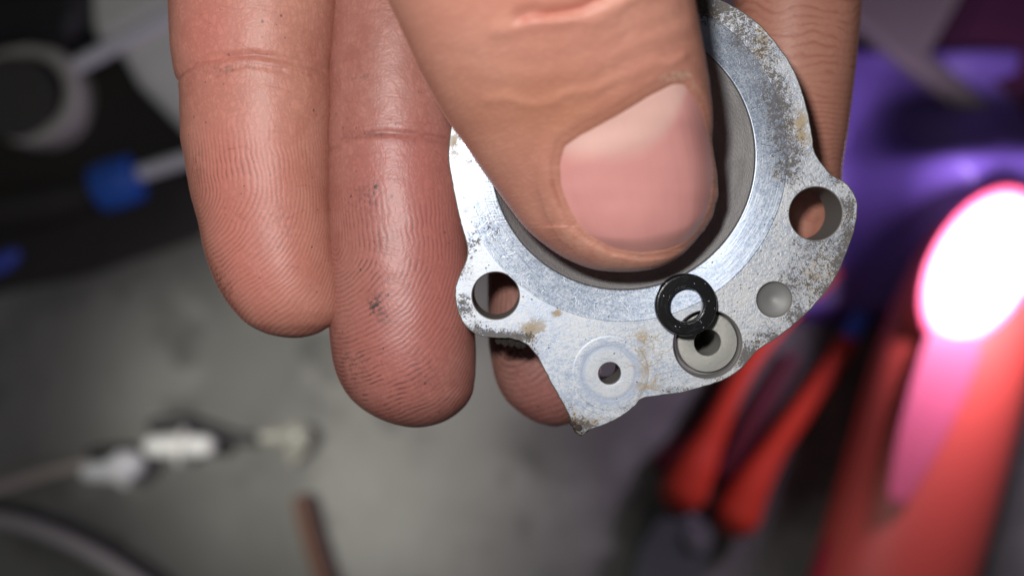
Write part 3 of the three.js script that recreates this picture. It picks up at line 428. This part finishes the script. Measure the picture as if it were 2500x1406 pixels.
// ------------------------------------------------------------------ black rubber washer lying on the flange
{
  const base = at(1672, 743, PZ + 0.00012), t = thing('rubber_washer', 'small thick black rubber washer lying on the flange, half over its counterbore', 'washer', base); tilt(t);
  const g = new THREE.LatheGeometry([[43, 0.10], [42, 0.4], [42, 1.40], [42.8, 1.66], [44.2, 1.77], [46, 1.80], [48, 1.80], [58, 1.80], [70, 1.80], [73.5, 1.79], [75, 1.74], [77, 1.5], [78, 1.1], [77.8, 0.35], [75, 0.05], [60, 0], [46, 0.0], [43, 0.10]].map(([r, h]) => new THREE.Vector2(r * K * 0.975, h * 1e-3)), 128);
  g.rotateX(Math.PI / 2); g.scale(1, 1, 0.78); g.rotateY(0.015); g.rotateX(-0.02);
  const n = 512, c = new Uint8Array(n * n * 4), b = new Uint8Array(n * n * 4);
  for (let j = 0; j < n; j++) for (let i = 0; i < n; i++) {
    const k = 4 * (j * n + i), f = fbm(i / 9, j / 5, 3), q = h2(Math.floor(i / 5), Math.floor(j / 7)), scuff = smooth(0.6, 0.75, fbm(i / 26, j / 14, 3)); let v = 0.007 + 0.012 * scuff * f;
    const dust = q > 0.988 && Math.hypot(i % 5 - 2.5, (j % 7 - 3.5) * 0.7) < 1 + 1.5 * h2(j >> 3, i >> 3); if (dust) v = 0.5;
    c[k] = srgb(v); c[k + 1] = srgb(v * 0.98); c[k + 2] = srgb(v * 1.1); c[k + 3] = 255; b[k] = b[k + 1] = b[k + 2] = 255 * clamp(0.5 * f + (dust ? 0.4 : 0) + 0.08 * scuff * h2(i, j)); b[k + 3] = 255;
  }
  g.translate(...base); part('ring_body', g, M(1, 1, 1, 0.24, { map: dataTex(n, n, c, true), bumpMap: dataTex(n, n, b), bumpScale: 0.00002, side: THREE.DoubleSide }), t);
}

// ------------------------------------------------------------------ out-of-focus things on the floor
const steel = M(0.92, 0.92, 0.96, 0.30, { metalness: 0.2 }), blackP = M(0.012, 0.012, 0.014, 0.55), whiteP = M(0.88, 0.88, 0.84, 0.5);
{ // pliers
  const t = thing('pliers', 'pliers with open orange-red handles and grey jaws on the floor', 'pliers', [...at(1720, 1200, 0.008).slice(0, 2), 0]);
  const red = M(0.62, 0.050, 0.022, 0.4), dark = M(0.085, 0.004, 0.012, 0.55);
  const a = part('handle', sweep([[1672, 1196, 0.0105, 58], [1700, 1138, 0.0105, 50], [1738, 1062, 0.010, 34], [1790, 955, 0.010, 25], [1850, 855, 0.010, 23], [1935, 755, 0.010, 22], [2030, 670, 0.010, 22]], { flat: 0.8 }), red, t);
  part('grip_insert', sweep([[1620, 1130, 0.004, 26], [1690, 1050, 0.004, 18], [1760, 930, 0.004, 14]], { flat: 0.8 }), dark, a);
  const b = part('handle', sweep([[1804, 1256, 0.0105, 55], [1838, 1186, 0.0105, 44], [1892, 1096, 0.010, 31], [1962, 996, 0.010, 27], [2026, 903, 0.010, 25], [2075, 826, 0.010, 23]], { flat: 0.8 }), red, t);
  part('handle_tip', sweep([[2078, 820, 0.010, 24], [2104, 772, 0.010, 22], [2116, 748, 0.010, 18]], { flat: 0.8 }), M(0.08, 0.22, 1.0, 0.4), b, 'blue end of the handle');
  part('grip_insert', sweep([[1770, 1150, 0.004, 24], [1850, 1010, 0.004, 28], [1930, 880, 0.004, 26]], { flat: 0.4 }), dark, b);
  part('jaw', slab([[1632, 1222], [1700, 1262], [1748, 1312], [1722, 1400], [1690, 1500], [1600, 1520], [1520, 1470], [1560, 1340]], 0.002, 0.012, 0.002), M(0.10, 0.11, 0.11, 0.55, { metalness: 0.2 }), t);
  const g = new THREE.CylinderGeometry(0.005, 0.005, 0.012, 32); g.rotateX(Math.PI / 2); g.translate(...at(1700, 1300, 0.008)); part('pivot', g, M(0.16, 0.16, 0.16, 0.5), t);
}
{ // red inspection lamp, lit
  const d = [-0.385, 0.923], lamp = thing('inspection_lamp', 'lit inspection lamp with a glowing white window in its red body', 'lamp', [...at(2330, 900, 0.03).slice(0, 2), 0]);
  const bodyPts = [[2470, 470, 0.034, 70], [2445, 540, 0.034, 120], [2395, 680, 0.034, 165], [2330, 880, 0.034, 185], [2270, 1100, 0.034, 190], [2205, 1330, 0.034, 192], [2110, 1640, 0.034, 190]];
  const redB = M(0.64, 0.085, 0.055, 0.5, { clearcoat: 1, clearcoatRoughness: 0.42 });
  const body = part('body', sweep(bodyPts, { nu: 64, flat: 0.72 }), redB, lamp);
  part('grip_rib', sweep([[2215, 900, 0.036, 34], [2130, 1120, 0.036, 36], [2010, 1430, 0.036, 36], [1930, 1640, 0.036, 36]], { flat: 1.2 }), M(0.45, 0.02, 0.05, 0.45), body);
  part('painted_reflection', sweep([[2325, 860, 0.0535, 70], [2285, 970, 0.0540, 66], [2240, 1090, 0.0543, 52], [2200, 1200, 0.0545, 30]], { flat: 0.07 }), M(0.56, 0.11, 0.17, 0.5), body, 'painted lilac reflection below the window');  // reflection of the lamp on its body, built as a tinted strip
  const c = at(2396, 652, 0.052), g = new THREE.SphereGeometry(1, 64, 40); g.scale(112 * S(0.052), 196 * S(0.052), 0.005); g.rotateZ(-0.52); g.translate(c[0], c[1], c[2]);
  const lensM = M(0.9, 0.9, 0.95, 0.4); lensM.emissive.setRGB(1, 1, 1); lensM.emissiveIntensity = 1;
  { // glow fades to pink at the rim, a painted bloom softening the window edge
    const n = 256, e = new Float32Array(n * n * 4); const p = g.attributes.position, t = g.attributes.uv, ca = Math.cos(0.52), sa = Math.sin(0.52);
    for (let i = 0; i < p.count; i++) { const dx = p.getX(i) - c[0], dy = p.getY(i) - c[1]; t.setXY(i, 0.5 + 0.5 * (dx * ca - dy * sa) / (112 * S(0.052)), 0.5 + 0.5 * (dx * sa + dy * ca) / (196 * S(0.052))); }
    for (let j = 0; j < n; j++) for (let i = 0; i < n; i++) { const k = 4 * (j * n + i), q = Math.hypot(i / n * 2 - 1, j / n * 2 - 1), v = 4.2 * Math.exp(-((q / 0.52) ** 2.2)); e[k] = v + 0.55; e[k + 1] = v * 0.96 + 0.10; e[k + 2] = v + 0.50; e[k + 3] = 1; }
    const et = new THREE.DataTexture(e, n, n, THREE.RGBAFormat, THREE.FloatType); et.magFilter = et.minFilter = THREE.LinearFilter; et.needsUpdate = true; lensM.emissiveMap = et;
  }
  part('lamp_window', g, lensM, lamp, 'glowing white window of the lamp');
  const bz = new THREE.TorusGeometry(1, 0.07, 16, 90); bz.scale(119 * S(0.05), 205 * S(0.05), 0.03); bz.rotateZ(-0.52); bz.translate(c[0], c[1], c[2] - 0.001); part('bezel', bz, M(0.75, 0.10, 0.16, 0.4), lamp);
  const L = new THREE.PointLight(new THREE.Color(0.86, 0.66, 1.0), 0.038); L.name = 'lamp_glow'; L.position.copy(W(c[0], c[1], c[2] + 0.034)); L.castShadow = true; L.shadow.radius = 0.5; scene.add(L);
}
{ // things beside the lamp
  const t = thing('glow_tinted_bag', 'crumpled bag coloured violet for the lamp glow, behind the lamp and the index finger', 'bag', [...at(2200, 420, 0.01).slice(0, 2), 0]);
  const n = 90, P = (u, v) => { const px = lerp(1900, 2520, u), py = lerp(90, 790, v); const hgt = 0.002 + 0.014 * fbm(px / 240, py / 200, 2) + 0.036 * smooth(2040, 2290, px) * smooth(230, 420, py); const q = at(px, py, 0.01); const e = Math.min(u, 1 - u, v, 1 - v); return [q[0] + 0.006 * (vn(u * 9, v * 9) - 0.5), q[1], hgt * smooth(0, 0.06, e) + 0.0025]; };
  const g = grid(n, n, P); flipIfDown(g); part('film', g, M(0.12, 0.075, 0.30, 0.45, { side: THREE.DoubleSide }), t);  // violet lamp glow is put into the film colour; raised side catches more
  const tray = thing('tray_edge', 'grey tray with a slanting rim beside the violet bag', 'tray', [...at(2280, 150, 0.03).slice(0, 2), 0]);
  part('rim', slab([[1980, -40], [2110, 70], [2330, 262], [2600, 500], [2700, 500], [2620, 380], [2480, 300], [2400, 232], [2276, 124], [2330, 30], [2380, -60], [2300, -200], [1980, -200]], 0.004, 0.014, 0.003), M(0.15, 0.13, 0.125, 0.7), tray);
  const box = thing('maroon_case', 'dark maroon plastic case lying in the grey tray', 'case', [...at(2450, 120, 0.02).slice(0, 2), 0]);
  part('shell', slab([[2278, 122], [2385, -80], [2900, -200], [2900, 520], [2600, 420], [2480, 300]], 0.0005, 0.010, 0.003), M(0.04, 0.007, 0.028, 0.5), box);
  part('lid', slab([[2330, 110], [2410, -40], [2860, -140], [2860, 440], [2600, 360], [2480, 250]], 0.010, 0.0112, 0.0006), M(0.045, 0.007, 0.03, 0.5), box);
}
{ // left: white tub, rods, roll
  const sheet = thing('dark_sheet', 'black cloth added to darken the floor under the white tray and the blue collared screwdriver', 'sheet', [...at(150, 200, 0.001).slice(0, 2), 0]);  // added dark sheet, there to darken the floor at upper left
  { const g = grid(60, 60, (u, v) => { const px = lerp(-500, 520, u) + (v < 0.5 ? 300 : 300 * 2 * (1 - v)) * u - 60 * u * vn(v * 6, 3), py = lerp(-400, 760, v) + 30 * (vn(u * 7, 9) - 0.5) * v - 170 * u * u * v, q = at(px, py, 0.001), e = Math.min(u, 1 - u, v, 1 - v); return [q[0], q[1], 0.0004 + (0.0006 + 0.002 * fbm(px / 90, py / 90, 3)) * smooth(0, 0.05, e)]; }); flipIfDown(g); part('sheet_surface', g, M(0.034, 0.031, 0.028, 0.95, { side: THREE.DoubleSide }), sheet); }
  const tub = thing('white_tray', 'white plastic tray at the back beside the fingers', 'tray', [...at(420, 100, 0.02).slice(0, 2), 0]);
  part('base', slab([[196, -260], [204, 40], [232, 92], [296, 142], [330, 206], [470, 348], [760, 520], [900, 300], [900, -260]], 0.001, 0.016, 0.004), whiteP, tub);
  part('inner_panel', slab([[345, 190], [360, 150], [520, 60], [860, -40], [860, 280], [740, 460], [500, 330]], 0.016, 0.018, 0.0008), M(0.88, 0.88, 0.83, 0.5), tub);
  const rod = thing('steel_rod', 'shiny steel rod lying over the edge of the white tray', 'rod', [...at(300, 110, 0.02).slice(0, 2), 0]);
  part('shaft', sweep([[182, 162, 0.0225, 21], [300, 100, 0.0225, 21], [430, 32, 0.0225, 21], [800, -162, 0.0225, 21]], { round: false }), steel, rod);
  const roll = thing('tape_roll', 'grey roll with a dark core under the tip of the steel rod', 'roll', [...at(70, 225, 0.01).slice(0, 2), 0]);
  { const q = at(68, 228, 0.014), s = S(0.014), g = new THREE.LatheGeometry([[90, 0], [90, 14], [94, 15.5], [118, 16], [128, 14], [130, 0.5]].map(([r, h]) => new THREE.Vector2(r * s, h * 1e-3)), 64); g.rotateX(Math.PI / 2); g.translate(q[0], q[1], 0.0005); part('band', g, M(0.52, 0.50, 0.46, 0.55, { side: THREE.DoubleSide }), roll);
    const d = new THREE.CylinderGeometry(100 * s, 106 * s, 0.018, 48); d.rotateX(Math.PI / 2); d.translate(q[0] - 26 * s, q[1] - 14 * s, 0.0095); part('core', d, M(0.060, 0.058, 0.052, 0.6), roll, 'dark core set off centre to draw a lit crescent'); }  // off-centre core leaves the pale band shaped as a lit crescent
  const bag = thing('black_case', 'black case in the corner behind the grey roll', 'case', [...at(80, 40, 0.02).slice(0, 2), 0]);
  part('shell', slab([[-300, -300], [188, -300], [190, 30], [165, 92], [90, 96], [20, 88], [-300, 150]], 0.0005, 0.030, 0.004), blackP, bag); part('seam', sweep([[-200, 40, 0.031, 8], [60, 30, 0.031, 8], [170, 20, 0.031, 8]], {}), M(0.03, 0.03, 0.03, 0.5), bag);
  const sd = thing('screwdriver', 'screwdriver with a blue collar and thin steel shaft, and a dark handle', 'screwdriver', [...at(280, 445, 0.01).slice(0, 2), 0]);
  part('shaft', sweep([[338, 424, 0.011, 19], [470, 383, 0.011, 19], [900, 250, 0.011, 19]], { round: false }), steel, sd);
  part('collar', sweep([[240, 464, 0.011, 56], [264, 455, 0.011, 60], [300, 443, 0.011, 60], [328, 433, 0.011, 56]], { round: false, per: 6 }), M(0.03, 0.13, 0.58, 0.42), sd, 'blue collar');
  part('handle', sweep([[236, 466, 0.010, 44], [120, 496, 0.010, 52], [-20, 520, 0.010, 54], [-200, 560, 0.010, 50]], {}), M(0.028, 0.025, 0.022, 0.6), sd);
  const cap = thing('blue_cap', 'small blue plastic cap at the picture edge below the screwdriver', 'cap', [...at(15, 640, 0.004).slice(0, 2), 0]);
  part('cap_body', sweep([[-60, 664, 0.005, 26], [0, 640, 0.005, 25], [30, 624, 0.005, 18]], { flat: 0.7 }), M(0.06, 0.10, 0.52, 0.5), cap);
}
{ // wires
  const t = thing('wire_lead', 'wire lead with two white connectors and a clear tip on the floor', 'cable', [...at(400, 1110, 0.005).slice(0, 2), 0]);
  part('wire', sweep([[-120, 1225, 0.004, 17], [-20, 1195, 0.004, 17], [90, 1162, 0.004, 17], [210, 1132, 0.004, 15]]), M(0.52, 0.45, 0.41, 0.45), t);
  const c1 = part('connector', sweep([[218, 1152, 0.009, 24], [262, 1150, 0.009, 27], [300, 1140, 0.010, 40], [318, 1134, 0.010, 34]], { flat: 0.8 }), M(0.82, 0.83, 0.86, 0.4), t);
  part('latch', sweep([[290, 1168, 0.010, 16], [304, 1180, 0.009, 12]]), whiteP, c1);
  const c2 = part('connector', sweep([[376, 1090, 0.011, 27], [430, 1088, 0.011, 27], [500, 1088, 0.011, 25]], { flat: 0.9 }), M(0.86, 0.87, 0.84, 0.4), t);
  part('latch', sweep([[448, 1058, 0.009, 12], [440, 1090, 0.014, 14], [436, 1126, 0.008, 10]]), whiteP, c2);
  part('plug', sweep([[378, 1040, 0.005, 20], [440, 1034, 0.005, 20], [500, 1048, 0.004, 17], [560, 1066, 0.004, 14], [615, 1074, 0.004, 14]], { flat: 0.7 }), M(0.022, 0.022, 0.025, 0.5), t, 'black plug');
  part('plug', sweep([[226, 1108, 0.004, 16], [290, 1098, 0.004, 16], [345, 1104, 0.004, 14]], { flat: 0.7 }), M(0.022, 0.022, 0.025, 0.5), t, 'black plug');
  part('clear_tip', sweep([[640, 1068, 0.004, 13], [690, 1066, 0.005, 18], [728, 1066, 0.006, 32], [722, 1100, 0.005, 24], [712, 1126, 0.004, 10]], { flat: 0.6 }), M(0.62, 0.62, 0.55, 0.25, { transmission: 0.55 }), t, 'pale clear tip');
  const c = thing('black_cable', 'thick grey cable with its painted shadow curving across the bottom corner', 'cable', [...at(150, 1310, 0.004).slice(0, 2), 0]);
  part('sheath', sweep([[-160, 1262, 0.006, 20], [-20, 1268, 0.006, 20], [90, 1294, 0.006, 20], [210, 1346, 0.006, 20], [330, 1420, 0.006, 20], [430, 1500, 0.006, 20]]), M(0.42, 0.40, 0.39, 0.4), c);
  part('cable_shadow', sweep([[-160, 1232, 0.003, 16], [-20, 1240, 0.003, 16], [110, 1268, 0.003, 16], [250, 1330, 0.003, 16], [380, 1410, 0.003, 16], [470, 1490, 0.003, 16]]), M(0.02, 0.019, 0.022, 0.5), c);  // black bar stands for the shadow along the cable
  const p = thing('rusty_rod', 'rusty brown rod standing in from the bottom edge', 'rod', [...at(770, 1310, 0.004).slice(0, 2), 0]);
  part('bar', sweep([[738, 1228, 0.005, 22], [752, 1290, 0.005, 23], [776, 1370, 0.005, 23], [820, 1500, 0.005, 23]]), M(0.115, 0.055, 0.034, 0.65), p); part('rod_end', sweep([[734, 1216, 0.005, 15], [738, 1230, 0.005, 17]], { round: false }), M(0.10, 0.045, 0.025, 0.6), p);
}
scene.updateMatrixWorld(true);
renderer.render(scene, camera);
